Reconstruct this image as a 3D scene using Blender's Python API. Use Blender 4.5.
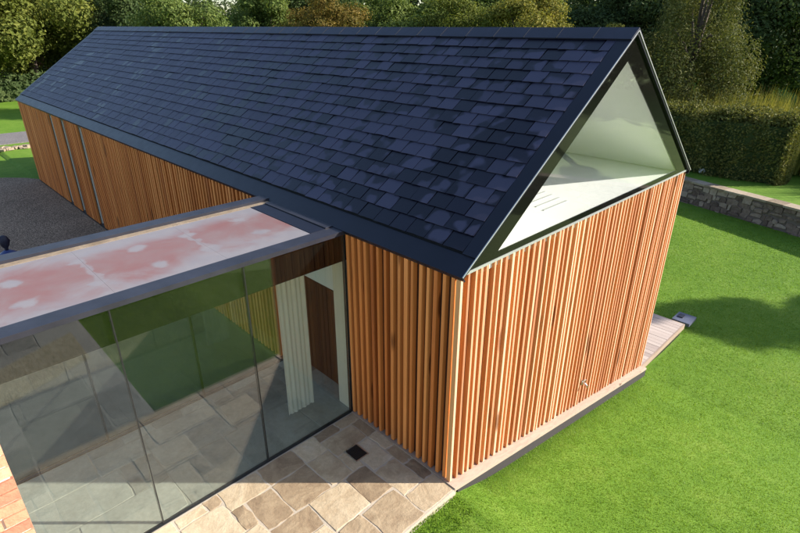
import bpy, math, random
import numpy as np
from mathutils import Vector, Matrix, Quaternion
random.seed(7)
RNG = np.random.default_rng(11)
scene = bpy.context.scene
COL = scene.collection
for _o in list(bpy.data.objects):
    bpy.data.objects.remove(_o)
rad = math.radians

# ------------------------------------------------------------------ camera
CAM = Vector((-3.7153, -2.9052, 5.0))
cam_data = bpy.data.cameras.new('camera')
cam_data.sensor_width = 36.0
cam_data.lens = 525.627 / 800 * 36
cam_data.clip_start = 0.05
cam_data.clip_end = 3000
cam = bpy.data.objects.new('camera', cam_data)
COL.objects.link(cam)
_r = Vector((0.71306537, -0.7010934, 0.00241344))
_u = Vector((0.2884886, 0.29654884, 0.91040272))
_f = Vector((0.63899304, 0.6484804, -0.41371616))
_m = Matrix((_r, _u, -_f)).transposed().to_4x4()
_m.translation = CAM
cam.matrix_world = _m
scene.camera = cam

# ------------------------------------------------------------------ sky and sun
SUN_ELEV, SUN_AZ = 27.0, 134.4            # azimuth clockwise from +Y
world = bpy.data.worlds.new('World')
scene.world = world
world.use_nodes = True
_nt = world.node_tree
_bg = _nt.nodes['Background']
_sky = _nt.nodes.new('ShaderNodeTexSky')
_sky.sky_type = 'NISHITA'
_sky.sun_disc = False
_sky.sun_elevation = rad(SUN_ELEV)
_sky.sun_rotation = rad(SUN_AZ)
_nt.links.new(_sky.outputs[0], _bg.inputs[0])
_bg.inputs[1].default_value = 0.118
sun_data = bpy.data.lights.new('sun', 'SUN')
sun_data.energy = 5.0
sun_data.angle = rad(0.55)
sun_data.color = (1.0, 0.93, 0.82)
sun = bpy.data.objects.new('sun', sun_data)
COL.objects.link(sun)
SUN_DIR = Vector((math.sin(rad(SUN_AZ)) * math.cos(rad(SUN_ELEV)),
                  math.cos(rad(SUN_AZ)) * math.cos(rad(SUN_ELEV)), math.sin(rad(SUN_ELEV))))
sun.rotation_euler = SUN_DIR.to_track_quat('Z', 'Y').to_euler()
sun.location = SUN_DIR * 40

scene.render.engine = 'CYCLES'
scene.render.resolution_x = 1024
scene.render.resolution_y = 682
scene.cycles.transparent_max_bounces = 24
scene.cycles.max_bounces = 8
vs = scene.view_settings
vs.view_transform = 'Standard'
vs.look = 'None'
vs.exposure = 1.05
vs.gamma = 1.0
vs.use_curve_mapping = False

# ------------------------------------------------------------------ dimensions (m)
W, H, R, L = 6.066, 2.795, 4.957, 19.25      # barn width, eaves, ridge, length
DROP = 1.30                                   # fall of the ground along the gable
G0, G1 = 1.845, 3.62                          # front and back glass of the link
LINK_TOP, LINK_CEIL = 2.75, 2.34
PITCH = math.atan2(R - H, W / 2)
SL = math.hypot(W / 2, R - H)

# ------------------------------------------------------------------ node helpers
class NT:
    def __init__(self, name):
        self.m = bpy.data.materials.new(name)
        self.m.use_nodes = True
        self.t = self.m.node_tree
        self.t.nodes.clear()
        self.out = self.t.nodes.new('ShaderNodeOutputMaterial')
    def n(self, typ, **kw):
        nd = self.t.nodes.new(typ)
        for k, v in kw.items():
            setattr(nd, k, v)
        return nd
    def put(self, sock, v):
        if v is None:
            return
        if isinstance(v, bpy.types.NodeSocket):
            self.t.links.new(v, sock)
        elif isinstance(v, (tuple, list)):
            if sock.type == 'RGBA' and len(v) == 3:
                v = (*v, 1)
            sock.default_value = v
        else:
            sock.default_value = v
    def math(self, op, a, b=None, c=None, clamp=False):
        nd = self.n('ShaderNodeMath', operation=op, use_clamp=clamp)
        self.put(nd.inputs[0], a); self.put(nd.inputs[1], b); self.put(nd.inputs[2], c)
        return nd.outputs[0]
    def mix(self, fac, a, b, typ='RGBA', blend='MIX'):
        nd = self.n('ShaderNodeMix', data_type=typ)
        if typ == 'RGBA':
            nd.blend_type = blend
            ia, ib, o = nd.inputs[6], nd.inputs[7], nd.outputs[2]
        else:
            ia, ib, o = nd.inputs[2], nd.inputs[3], nd.outputs[0]
        self.put(nd.inputs[0], fac); self.put(ia, a); self.put(ib, b)
        return o
    def noise(self, vec, scale, detail=3.0, rough=0.55, col=False, dist=0.0):
        nd = self.n('ShaderNodeTexNoise')
        self.put(nd.inputs['Vector'], vec)
        nd.inputs['Scale'].default_value = scale
        nd.inputs['Detail'].default_value = detail
        nd.inputs['Roughness'].default_value = rough
        nd.inputs['Distortion'].default_value = dist
        return nd.outputs[1 if col else 0]
    def ramp(self, fac, stops, interp='LINEAR'):
        nd = self.n('ShaderNodeValToRGB')
        nd.color_ramp.interpolation = interp
        el = nd.color_ramp.elements
        while len(el) < len(stops):
            el.new(0.5)
        for e, (p, c) in zip(el, stops):
            e.position = p
            e.color = (*c, 1) if len(c) == 3 else c
        self.put(nd.inputs[0], fac)
        return nd.outputs[0]
    def smooth(self, v, lo, hi):
        nd = self.n('ShaderNodeMapRange', interpolation_type='SMOOTHSTEP')
        self.put(nd.inputs[0], v)
        nd.inputs[1].default_value = lo; nd.inputs[2].default_value = hi
        return nd.outputs[0]
    def pos(self):
        return self.n('ShaderNodeNewGeometry').outputs['Position']
    def island(self):
        return self.n('ShaderNodeNewGeometry').outputs['Random Per Island']
    def objrand(self):
        return self.n('ShaderNodeObjectInfo').outputs['Random']
    def objco(self):
        return self.n('ShaderNodeTexCoord').outputs['Object']
    def mapping(self, vec, scale=(1, 1, 1), loc=(0, 0, 0)):
        nd = self.n('ShaderNodeMapping')
        self.put(nd.inputs[0], vec)
        self.put(nd.inputs[1], loc) if isinstance(loc, bpy.types.NodeSocket) else setattr(nd.inputs[1], 'default_value', loc)
        nd.inputs[3].default_value = scale
        return nd.outputs[0]
    def combine(self, x, y, z):
        nd = self.n('ShaderNodeCombineXYZ')
        self.put(nd.inputs[0], x); self.put(nd.inputs[1], y); self.put(nd.inputs[2], z)
        return nd.outputs[0]
    def vadd(self, a, b):
        nd = self.n('ShaderNodeVectorMath', operation='ADD')
        self.put(nd.inputs[0], a); self.put(nd.inputs[1], b)
        return nd.outputs[0]
    def bump(self, h, strength=0.3, dist=0.01):
        nd = self.n('ShaderNodeBump')
        nd.inputs['Strength'].default_value = strength
        nd.inputs['Distance'].default_value = dist
        self.put(nd.inputs['Height'], h)
        return nd.outputs[0]
    def bsdf(self, col, rough=0.6, metal=0.0, spec=0.5, normal=None):
        b = self.n('ShaderNodeBsdfPrincipled')
        self.put(b.inputs['Base Color'], col)
        self.put(b.inputs['Roughness'], rough)
        self.put(b.inputs['Metallic'], metal)
        self.put(b.inputs['Specular IOR Level'], spec)
        if normal is not None:
            self.put(b.inputs['Normal'], normal)
        return b.outputs[0]
    def done(self, sh):
        self.t.links.new(sh, self.out.inputs[0])
        return self.m

def m_plain(name, col, rough=0.6, metal=0.0, var=0.12, scale=6.0, bump=0.0, spec=0.5):
    k = NT(name)
    p = k.pos()
    n = k.noise(p, scale, 4)
    v = k.math('MULTIPLY_ADD', n, 2 * var, 1 - var)
    c = k.mix(1.0, col, k.combine(v, v, v), blend='MULTIPLY')
    nb = k.bump(k.noise(p, scale * 12, 3), bump, 0.01) if bump else None
    rr = k.math('MULTIPLY_ADD', k.noise(p, scale * 2.3, 3), 0.16, rough - 0.08)
    return k.done(k.bsdf(c, rr, metal, spec, nb))

def m_wood(name, dark, mid, light, rough=0.6, axis=2, spec=0.35, rnd=0.55):
    """long-grained board, tone from the object's own random value"""
    k = NT(name)
    r = k.objrand()
    oc = k.objco()
    off = k.combine(k.math('MULTIPLY', r, 37.0), k.math('MULTIPLY', r, 91.0), k.math('MULTIPLY', r, 53.0))
    sc = [28, 28, 28]; sc[axis] = 1.1
    g = k.noise(k.vadd(k.mapping(oc, tuple(sc)), off), 1.0, 5, 0.6, dist=0.6)
    sc2 = [6, 6, 6]; sc2[axis] = 0.7
    big = k.noise(k.vadd(k.mapping(oc, tuple(sc2)), off), 1.0, 2)
    tone = k.math('ADD', k.math('MULTIPLY_ADD', r, rnd, (0.55 - rnd) * 0.5), k.math('MULTIPLY', big, 0.5))
    base = k.ramp(tone, [(0.10, dark), (0.45, mid), (0.92, light)])
    gv = k.math('MULTIPLY_ADD', g, 0.75, 0.62)
    c = k.mix(1.0, base, k.combine(gv, gv, gv), blend='MULTIPLY')
    sck = [9, 9, 9]; sck[axis] = 4.0
    vor = k.n('ShaderNodeTexVoronoi')
    k.put(vor.inputs['Vector'], k.vadd(k.mapping(oc, tuple(sck)), off))
    vor.inputs['Scale'].default_value = 0.55
    knot = k.smooth(vor.outputs['Distance'], 0.17, 0.07)
    c = k.mix(k.math('MULTIPLY', knot, 0.8), c, tuple(0.35 * x for x in dark))
    return k.done(k.bsdf(c, k.math('MULTIPLY_ADD', g, 0.2, rough - 0.1), 0, spec, k.bump(g, 0.25, 0.004)))

def m_slate(name, island):
    k = NT(name)
    r = k.island() if island else k.objrand()
    p = k.pos()
    r2 = k.math('FRACT', k.math('MULTIPLY', r, 17.31))
    r3 = k.math('FRACT', k.math('MULTIPLY', r, 71.77))
    off = k.combine(k.math('MULTIPLY', r2, 0.45), k.math('MULTIPLY', r3, 0.45), k.math('MULTIPLY', r, 0.4))
    a = k.noise(k.vadd(p, off), 2.2, 2, 0.5, dist=0.25)
    b = k.noise(p, 0.45, 2)
    fine0 = k.noise(k.vadd(p, off), 5.0, 2, 0.5)
    v = k.math('ADD', k.math('ADD', a, k.math('MULTIPLY', b, 0.6)), k.math('MULTIPLY', r2, 0.26))
    sy = k.n('ShaderNodeSeparateXYZ'); k.t.links.new(p, sy.inputs[0])
    v = k.math('ADD', v, k.math('MULTIPLY', k.smooth(sy.outputs[1], 5.0, 13.0), 0.16))
    if not island:
        lo = k.n('ShaderNodeSeparateXYZ'); k.t.links.new(k.objco(), lo.inputs[0])
        ex = k.math('ADD', k.math('ABSOLUTE', lo.outputs[0]), k.math('MULTIPLY_ADD', fine0, 0.24, -0.12))
        ey = k.math('ADD', lo.outputs[1], k.math('MULTIPLY_ADD', fine0, 0.12, -0.06))
        v = k.math('SUBTRACT', v, k.math('ADD', k.math('MULTIPLY', k.smooth(ex, 0.30, 0.50), 0.05), k.math('MULTIPLY', k.smooth(ey, 0.10, 0.21), 0.06)))
        v = k.math('ADD', v, 0.02)
    dry = k.smooth(v, 0.865, 0.925)
    tone = k.math('MULTIPLY_ADD', r3, 0.4, 0.8)
    dryc = k.mix(1.0, (0.040, 0.038, 0.072), k.combine(tone, tone, tone), blend='MULTIPLY')
    wetc = k.mix(1.0, (0.006, 0.0055, 0.015), k.combine(tone, tone, tone), blend='MULTIPLY')
    c = k.mix(dry, wetc, dryc)
    rough = k.mix(dry, 0.36, 0.52, 'FLOAT')
    fine = k.noise(k.vadd(p, off), 26, 4, 0.65)
    return k.done(k.bsdf(c, rough, 0, 0.42, k.bump(fine, 0.25, 0.006)))

def m_stone(name, stops, scale=3.0, rough=0.75, objr=True, spec=0.3, bump=0.5):
    k = NT(name)
    p = k.pos()
    r = k.objrand() if objr else k.island()
    off = k.combine(k.math('MULTIPLY', r, 31.0), k.math('MULTIPLY', r, 17.0), k.math('MULTIPLY', r, 7.0))
    q = k.vadd(p, off)
    a = k.noise(q, scale, 5, 0.65, dist=1.4)
    t = k.math('ADD', k.math('MULTIPLY', a, 0.85), k.math('MULTIPLY_ADD', r, 0.62, -0.26))
    c = k.ramp(t, stops)
    f = k.noise(q, scale * 9, 5, 0.7)
    fv = k.math('MULTIPLY_ADD', f, 0.6, 0.7)
    c = k.mix(1.0, c, k.combine(fv, fv, fv), blend='MULTIPLY')
    h = k.math('ADD', k.math('MULTIPLY', a, 1.5), f)
    return k.done(k.bsdf(c, k.math('MULTIPLY_ADD', f, 0.25, rough - 0.12), 0, spec, k.bump(h, bump, 0.012)))

def m_leaf(name, cols, trans=0.35, clump=0.9):
    k = NT(name)
    r = k.island()
    p = k.pos()
    n = k.noise(p, clump, 3)
    t = k.math('ADD', k.math('MULTIPLY', r, 0.5), k.math('MULTIPLY_ADD', n, 1.0, -0.25))
    c = k.ramp(t, [(i / max(1, len(cols) - 1), c) for i, c in enumerate(cols)])
    d = k.bsdf(c, 0.65, 0, 0.12)
    tr = k.n('ShaderNodeBsdfTranslucent')
    k.put(tr.inputs[0], k.mix(1.0, c, (1.0, 1.0, 0.55), blend='MULTIPLY'))
    mx = k.n('ShaderNodeMixShader')
    mx.inputs[0].default_value = trans
    k.t.links.new(d, mx.inputs[1]); k.t.links.new(tr.outputs[0], mx.inputs[2])
    return k.done(mx.outputs[0])

def m_glass(name, tint, r0=0.045, gain=1.0):
    """clear pane: Schlick reflection over a tinted see-through body, same from both sides"""
    k = NT(name)
    g = k.n('ShaderNodeNewGeometry')
    dot = k.n('ShaderNodeVectorMath', operation='DOT_PRODUCT')
    k.t.links.new(g.outputs['Normal'], dot.inputs[0]); k.t.links.new(g.outputs['Incoming'], dot.inputs[1])
    c = k.math('ABSOLUTE', dot.outputs['Value'])
    pw = k.math('POWER', k.math('SUBTRACT', 1.0, c, clamp=True), 5.0)
    fr = k.math('MULTIPLY', k.math('MULTIPLY_ADD', pw, 1 - r0, r0), gain, clamp=True)
    tr = k.n('ShaderNodeBsdfTransparent'); k.put(tr.inputs[0], tint)
    gl = k.n('ShaderNodeBsdfGlossy'); gl.inputs['Roughness'].default_value = 0.0
    k.put(gl.inputs[0], (1, 1, 1))
    mx = k.n('ShaderNodeMixShader')
    k.put(mx.inputs[0], fr)
    k.t.links.new(tr.outputs[0], mx.inputs[1]); k.t.links.new(gl.outputs[0], mx.inputs[2])
    return k.done(mx.outputs[0])

# ------------------------------------------------------------------ mesh helpers
class MB:
    def __init__(self):
        self.v, self.f = [], []
    def box(self, x0, x1, y0, y1, z0, z1, M=None):
        b = len(self.v)
        pts = [(x0, y0, z0), (x1, y0, z0), (x1, y1, z0), (x0, y1, z0), (x0, y0, z1), (x1, y0, z1), (x1, y1, z1), (x0, y1, z1)]
        if M is not None:
            pts = [tuple(M @ Vector(p)) for p in pts]
        self.v += pts
        self.f += [tuple(b + i for i in q) for q in ((0, 3, 2, 1), (4, 5, 6, 7), (0, 1, 5, 4), (1, 2, 6, 5), (2, 3, 7, 6), (3, 0, 4, 7))]
        return self
    def prism(self, poly, d0, d1, fn):
        """poly: list of 2D points; fn(a, b, d) -> 3D"""
        b = len(self.v); n = len(poly)
        self.v += [tuple(fn(p[0], p[1], d0)) for p in poly] + [tuple(fn(p[0], p[1], d1)) for p in poly]
        self.f.append(tuple(b + i for i in reversed(range(n))))
        self.f.append(tuple(b + n + i for i in range(n)))
        for i in range(n):
            j = (i + 1) % n
            self.f.append((b + i, b + j, b + n + j, b + n + i))
        return self
    def tube(self, pts, radii, seg=8):
        b0 = len(self.v)
        pts = [Vector(p) for p in pts]
        if not hasattr(radii, '__len__'):
            radii = [radii] * len(pts)
        for i, p in enumerate(pts):
            d = (pts[min(i + 1, len(pts) - 1)] - pts[max(i - 1, 0)])
            d = d.normalized() if d.length > 1e-9 else Vector((0, 0, 1))
            a = d.cross(Vector((0.31, 0.95, 0.07))).normalized()
            c = d.cross(a)
            for s in range(seg):
                t = 2 * math.pi * s / seg
                self.v.append(tuple(p + (a * math.cos(t) + c * math.sin(t)) * radii[i]))
        for i in range(len(pts) - 1):
            for s in range(seg):
                s2 = (s + 1) % seg
                self.f.append((b0 + i * seg + s, b0 + i * seg + s2, b0 + (i + 1) * seg + s2, b0 + (i + 1) * seg + s))
        self.f.append(tuple(b0 + s for s in reversed(range(seg))))
        e = b0 + (len(pts) - 1) * seg
        self.f.append(tuple(e + s for s in range(seg)))
        return self
    def mesh(self, name, mat=None, smooth=False):
        me = bpy.data.meshes.new(name)
        me.from_pydata(self.v, [], self.f)
        me.update()
        fix_normals(me)
        if mat:
            me.materials.append(mat)
        if smooth:
            me.polygons.foreach_set('use_smooth', [True] * len(me.polygons))
        return me
    def obj(self, name, mat, parent=None, smooth=False):
        return link(name, self.mesh(name, mat, smooth), parent)

def fix_normals(me):
    import bmesh
    bm = bmesh.new(); bm.from_mesh(me)
    bmesh.ops.recalc_face_normals(bm, faces=bm.faces)
    bm.to_mesh(me); bm.free()

def link(name, data, parent=None, loc=None):
    o = bpy.data.objects.new(name, data)
    COL.objects.link(o)
    if parent:
        o.parent = parent
    if loc is not None:
        o.location = loc
    return o

def tag(o, label, cat, group=None):
    o['label'] = label; o['category'] = cat
    if group:
        o['group'] = group
    return o

def struct(o):
    o['kind'] = 'structure'
    return o

def stuff(o):
    o['kind'] = 'stuff'
    return o

def thing(name, label, cat, loc=(0, 0, 0), group=None):
    o = link(name, None, None, loc)
    o.empty_display_size = 0.3
    return tag(o, label, cat, group)

def np_mesh(name, V, F, mat):
    """V (n,3), F (m,k) constant-size faces"""
    me = bpy.data.meshes.new(name)
    V = np.asarray(V, np.float32); F = np.asarray(F, np.int32)
    me.vertices.add(len(V)); me.vertices.foreach_set('co', V.ravel())
    k = F.shape[1]
    me.loops.add(F.size); me.loops.foreach_set('vertex_index', F.ravel())
    me.polygons.add(len(F))
    me.polygons.foreach_set('loop_start', np.arange(0, F.size, k, dtype=np.int32))
    me.polygons.foreach_set('loop_total', np.full(len(F), k, np.int32))
    me.update(calc_edges=True); me.validate()
    me.polygons.foreach_set('use_smooth', [False] * len(me.polygons))
    if mat:
        me.materials.append(mat)
    return me

# ------------------------------------------------------------------ materials
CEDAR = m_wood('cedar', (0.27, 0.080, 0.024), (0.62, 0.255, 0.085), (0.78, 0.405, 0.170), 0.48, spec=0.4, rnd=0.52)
CEDAR_DEEP = m_wood('shaded_side_cedar', (0.28, 0.062, 0.014), (0.64, 0.200, 0.046), (0.78, 0.305, 0.090), 0.5, spec=0.35, rnd=0.50)  # redder cedar copy: blue light on the shaded wall is countered in the colour
SUNLIT_FRONT = m_wood('sunlit_front_cedar', (0.36, 0.13, 0.062), (0.64, 0.305, 0.175), (0.76, 0.45, 0.305), 0.5, spec=0.5, rnd=0.7)  # paler cedar copy: sunlight on the gable slat fronts put into the colour
DECKING = m_wood('weathered_decking', (0.34, 0.27, 0.24), (0.44, 0.36, 0.32), (0.53, 0.45, 0.40), 0.75, axis=1)
PALEBOARD = m_wood('pale_board', (0.32, 0.23, 0.175), (0.40, 0.30, 0.235), (0.46, 0.36, 0.29), 0.7, axis=0)
DARKWOOD = m_wood('dark_stained_wood', (0.035, 0.014, 0.007), (0.06, 0.024, 0.012), (0.09, 0.036, 0.018))
MEMBRANE = m_plain('black_membrane', (0.012, 0.011, 0.011), 0.8)
BACKING = m_plain('dark_brown_boarding', (0.085, 0.032, 0.013), 0.8, 0, 0.3, 3.0)
SLATE = m_slate('slate', False)
SLATE_ALL = m_slate('slate_field', True)
ZINC = m_plain('dark_zinc', (0.008, 0.009, 0.019), 0.40, 0.0, 0.25, 3.0, spec=0.40)
RIDGE = m_plain('ridge_slate', (0.016, 0.017, 0.034), 0.42, 0.0, 0.35, 5.0, 0.1)
TRIM = m_plain('bright_trim', (0.55, 0.56, 0.58), 0.35, 0.6)
FLASH = m_plain('grey_flashing', (0.022, 0.022, 0.032), 0.42, 0.0, 0.6, 4.0, 0.05)
FRIT = m_plain('black_frit', (0.006, 0.006, 0.005), 0.04, 0.0, 0.0, spec=0.3)
SPANDREL = m_plain('black_spandrel', (0.004, 0.004, 0.004), 0.8, spec=0.05)
BLACK = m_plain('black_channel', (0.012, 0.012, 0.013), 0.45)
WHITE = m_plain('white_plaster', (0.84, 0.84, 0.82), 0.75, 0.0, 0.03)
CREAM = m_plain('cream_board', (0.76, 0.71, 0.60), 0.6, 0.0, 0.04)
EDGING = m_plain('edging_strip', (0.040, 0.034, 0.036), 0.8)
VENT = m_plain('vent_grey', (0.48, 0.49, 0.48), 0.5)
STEEL = m_plain('steel', (0.55, 0.55, 0.54), 0.3, 0.9)
GLASS = m_glass('link_glass', (0.90, 0.93, 0.905), 0.058, 1.15)
GGLASS = m_glass('gable_glass', (0.965, 0.975, 0.972), 0.06, 1.1)
FLAG = m_stone('flagstone', [(0.06, (0.185, 0.125, 0.078)), (0.28, (0.315, 0.228, 0.143)), (0.48, (0.435, 0.332, 0.215)), (0.70, (0.555, 0.450, 0.31)), (1.0, (0.62, 0.535, 0.42))], 2.6, 0.6, spec=0.45)
GREYFLAG = m_stone('grey_floor_stone', [(0.10, (0.20, 0.19, 0.17)), (0.45, (0.32, 0.31, 0.28)), (1.0, (0.42, 0.41, 0.37))], 2.0, 0.6, spec=0.4, bump=0.2)
GREYJOINT = m_plain('grey_joint', (0.33, 0.32, 0.29), 0.85, 0, 0.15, 5.0, 0.1)
DARKPAVE = m_plain('darkened_paving', (0.085, 0.088, 0.075), 0.85, 0, 0.25, 2.0, 0.2, spec=0.2)
MORTAR = m_plain('pale_mortar', (0.46, 0.39, 0.31), 0.85, 0, 0.22, 5.0, 0.3)
BRICK = m_stone('brick', [(0.05, (0.36, 0.15, 0.10)), (0.35, (0.52, 0.23, 0.14)), (0.65, (0.62, 0.32, 0.19)), (1.0, (0.64, 0.42, 0.28))], 4.0, 0.8)
BMORTAR = m_plain('brick_mortar', (0.66, 0.62, 0.56), 0.9, 0, 0.15, 8, 0.3)
RUBBLE = m_stone('rubble', [(0.1, (0.11, 0.075, 0.06)), (0.45, (0.25, 0.18, 0.145)), (0.75, (0.39, 0.30, 0.24)), (1.0, (0.52, 0.43, 0.36))], 5.0, 0.85, objr=False)
WALLCORE = m_plain('wall_core', (0.16, 0.125, 0.105), 0.9, 0, 0.3, 6, 0.4)
COPING = m_stone('coping', [(0.1, (0.20, 0.15, 0.10)), (0.5, (0.33, 0.26, 0.19)), (1.0, (0.43, 0.36, 0.27))], 4.0, 0.85)
BARK = m_plain('bark', (0.075, 0.055, 0.04), 0.9, 0, 0.35, 5, 0.6)
BLUESLATE = m_plain('blue_grey_slab', (0.10, 0.11, 0.16), 0.5, 0, 0.2)
TARP = m_plain('blue_tarpaulin', (0.03, 0.05, 0.17), 0.45, 0, 0.3, 9, 0.2)
TARPDARK = m_plain('navy_cloth', (0.012, 0.014, 0.035), 0.6, 0, 0.3, 9, 0.2)

def lawn_material():
    k = NT('lawn_turf')
    p = k.pos()
    big = k.noise(p, 0.55, 4, 0.6)
    mid = k.noise(p, 4.5, 4, 0.6)
    fine = k.noise(p, 60, 4, 0.7)
    t = k.math('ADD', k.math('MULTIPLY', big, 0.5), k.math('MULTIPLY_ADD', mid, 0.5, 0.0))
    c = k.ramp(t, [(0.32, (0.085, 0.175, 0.014)), (0.5, (0.120, 0.225, 0.020)), (0.68, (0.165, 0.260, 0.034))])
    fv = k.math('MULTIPLY_ADD', fine, 0.9, 0.5)
    c = k.mix(1.0, c, k.combine(fv, fv, fv), blend='MULTIPLY')
    return k.done(k.bsdf(c, 0.8, 0, 0.2, k.bump(k.math('ADD', fine, mid), 0.6, 0.02)))
TURF = lawn_material()

def blade_material():
    k = NT('grass_blade')
    r = k.island()
    p = k.pos()
    big = k.noise(p, 0.55, 4, 0.6)
    mid = k.noise(p, 3.5, 4, 0.65)
    t = k.math('ADD', k.math('ADD', k.math('MULTIPLY', big, 0.42), k.math('MULTIPLY', mid, 0.45)), k.math('MULTIPLY_ADD', r, 0.26, -0.05))
    c = k.ramp(t, [(0.22, (0.135, 0.258, 0.018)), (0.5, (0.195, 0.330, 0.027)), (0.72, (0.262, 0.390, 0.046)), (0.9, (0.35, 0.42, 0.10))])
    d = k.bsdf(c, 0.5, 0, 0.3)
    tr = k.n('ShaderNodeBsdfTranslucent'); k.put(tr.inputs[0], c)
    mx = k.n('ShaderNodeMixShader'); mx.inputs[0].default_value = 0.45
    k.t.links.new(d, mx.inputs[1]); k.t.links.new(tr.outputs[0], mx.inputs[2])
    return k.done(mx.outputs[0])
BLADE = blade_material()

def gravel_material(name, lo, hi):
    k = NT(name)
    p = k.pos()
    v = k.n('ShaderNodeTexVoronoi'); k.put(v.inputs['Vector'], p); v.inputs['Scale'].default_value = 34
    b = k.noise(p, 0.7, 3)
    sep = k.n('ShaderNodeSeparateColor'); k.t.links.new(v.outputs['Color'], sep.inputs[0])
    t = k.math('ADD', k.math('MULTIPLY', sep.outputs[0], 0.75), k.math('MULTIPLY_ADD', b, 0.5, -0.1))
    c = k.mix(t, lo, hi)
    return k.done(k.bsdf(c, 0.9, 0, 0.2, k.bump(k.math('SUBTRACT', 1.0, v.outputs['Distance']), 0.7, 0.02)))
GRAVEL = gravel_material('gravel', (0.085, 0.060, 0.042), (0.42, 0.30, 0.21))
PALEGRAVEL = gravel_material('pale_gravel', (0.30, 0.26, 0.16), (0.60, 0.54, 0.40))
PATHM = gravel_material('path_gravel', (0.11, 0.10, 0.10), (0.24, 0.22, 0.22))

# ------------------------------------------------------------------ ground
WALL_A, WALL_B = Vector((20.6, 10.5)), Vector((14.4, -9.8))    # garden wall line
def wall_side(x, y):
    d = WALL_B - WALL_A
    return (d.x * (y - WALL_A.y) - d.y * (x - WALL_A.x)) / d.length      # >0 on the far (+x) side
def sstep(a, b, t):
    t = min(1, max(0, (t - a) / (b - a)))
    return t * t * (3 - 2 * t)
def ground_z(x, y):
    s = wall_side(x, y)
    base = -0.030 - 0.13 * sstep(-0.7, 1.1, x) - (DROP / W) * min(max(x, 0), W) - 0.10 * sstep(W, W + 1.5, x) - 0.02 * sstep(0, 0.6, x)
    base += 0.02 * math.sin(x * 1.3 + y * 0.7) * sstep(0.5, 3, -y) + 0.30 * sstep(10.5, 17.0, x)
    back = sstep(14, 24, y)
    z = base * (1 - back) + (-0.03) * back
    return z
def bank_z(x, y):
    return -0.42 + 0.25 * sstep(1, 20, wall_side(x, y))
def land_z(x, y):
    return bank_z(x, y) if wall_side(x, y) > 0 else ground_z(x, y)

def build_ground():
    xs = np.concatenate([np.linspace(-900, -30, 9), np.linspace(-24, -3, 8), np.arange(-2.5, -0.4, 0.35), np.arange(-0.3, 0.7, 0.08), np.arange(0.9, 5.6, 0.4), np.arange(5.7, 7.9, 0.1), np.arange(8.2, 26, 0.5), np.linspace(28, 80, 14), np.linspace(110, 900, 9)])
    ys = np.concatenate([np.linspace(-900, -40, 9), np.linspace(-32, -13, 8), np.arange(-12, 14, 0.5), np.linspace(15, 90, 40), np.linspace(120, 900, 9)])
    V = []; 
    for y in ys:
        for x in xs:
            z = ground_z(x, y)
            if 0.0 < x < W and 0.0 < y < L:
                z = -1.75 if (x > 0.4 and x < W - 0.3 and y > 0.4) else z - 0.1
            if x <= 0.001 and (y > -0.1) and y < 30:
                z = -0.12
            V.append((x, y, z))
    nx = len(xs)
    F = []
    for j in range(len(ys) - 1):
        for i in range(nx - 1):
            F.append((j * nx + i, j * nx + i + 1, (j + 1) * nx + i + 1, (j + 1) * nx + i))
    me = np_mesh('ground', V, F, TURF)
    me.polygons.foreach_set('use_smooth', [True] * len(me.polygons))
    struct(link('ground', me))
build_ground()

def build_bank():
    d = (WALL_B - WALL_A).normalized(); nn = Vector((-d.y, d.x))
    if nn.x < 0: nn = -nn
    V = []; F = []
    ts = [-30, -10, -2, 0] + [i for i in range(2, 24, 2)] + [30, 60]
    ns = [0.02, 1, 2, 4, 7, 12, 20, 35, 60, 120]
    for t in ts:
        for n_ in ns:
            p = WALL_A + d * t + nn * n_
            V.append((p.x, p.y, bank_z(p.x, p.y) + 0.03 * math.sin(p.x * 2 + p.y) * (n_ > 1)))
    k = len(ns)
    for j in range(len(ts) - 1):
        for i in range(k - 1):
            F.append((j * k + i, j * k + i + 1, (j + 1) * k + i + 1, (j + 1) * k + i))
    me = np_mesh('grass_bank', V, F, TURF)
    me.polygons.foreach_set('use_smooth', [True] * len(me.polygons))
    struct(link('grass_bank', me))
build_bank()

def sheet(name, poly, z0, z1, mat):
    o = MB().prism(poly, z0, z1, lambda a, b, d: (a, b, d)).obj(name, mat)
    return struct(o)

# gravel court behind the link, with a curved edge to the far lawn
gp = [(-16, G1 + 0.03), (0.2, G1 + 0.03), (0.2, 19.3)]
for i in range(9):
    t = i / 8
    gp.append((0.0 - 1.6 * t - 6 * t * t, 19.4 + 2.9 * math.sin(t * 1.45)))
gp += [(-16, 22.0)]
sheet('gravel_court', gp, -0.1, 0.012, GRAVEL)
sheet('rear_paving', [(-8, G1 + 0.05), (-0.02, G1 + 0.05), (-0.02, 8.6), (-8, 8.6)], -0.1, 0.020, DARKPAVE)  # paving added behind the glass, darkened so the lawn reflection stands out
sheet('garden_path', [(-16, 28.4), (14, 27.0), (14, 30.2), (-16, 31.6)], -0.2, 0.015, PATHM)

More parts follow.
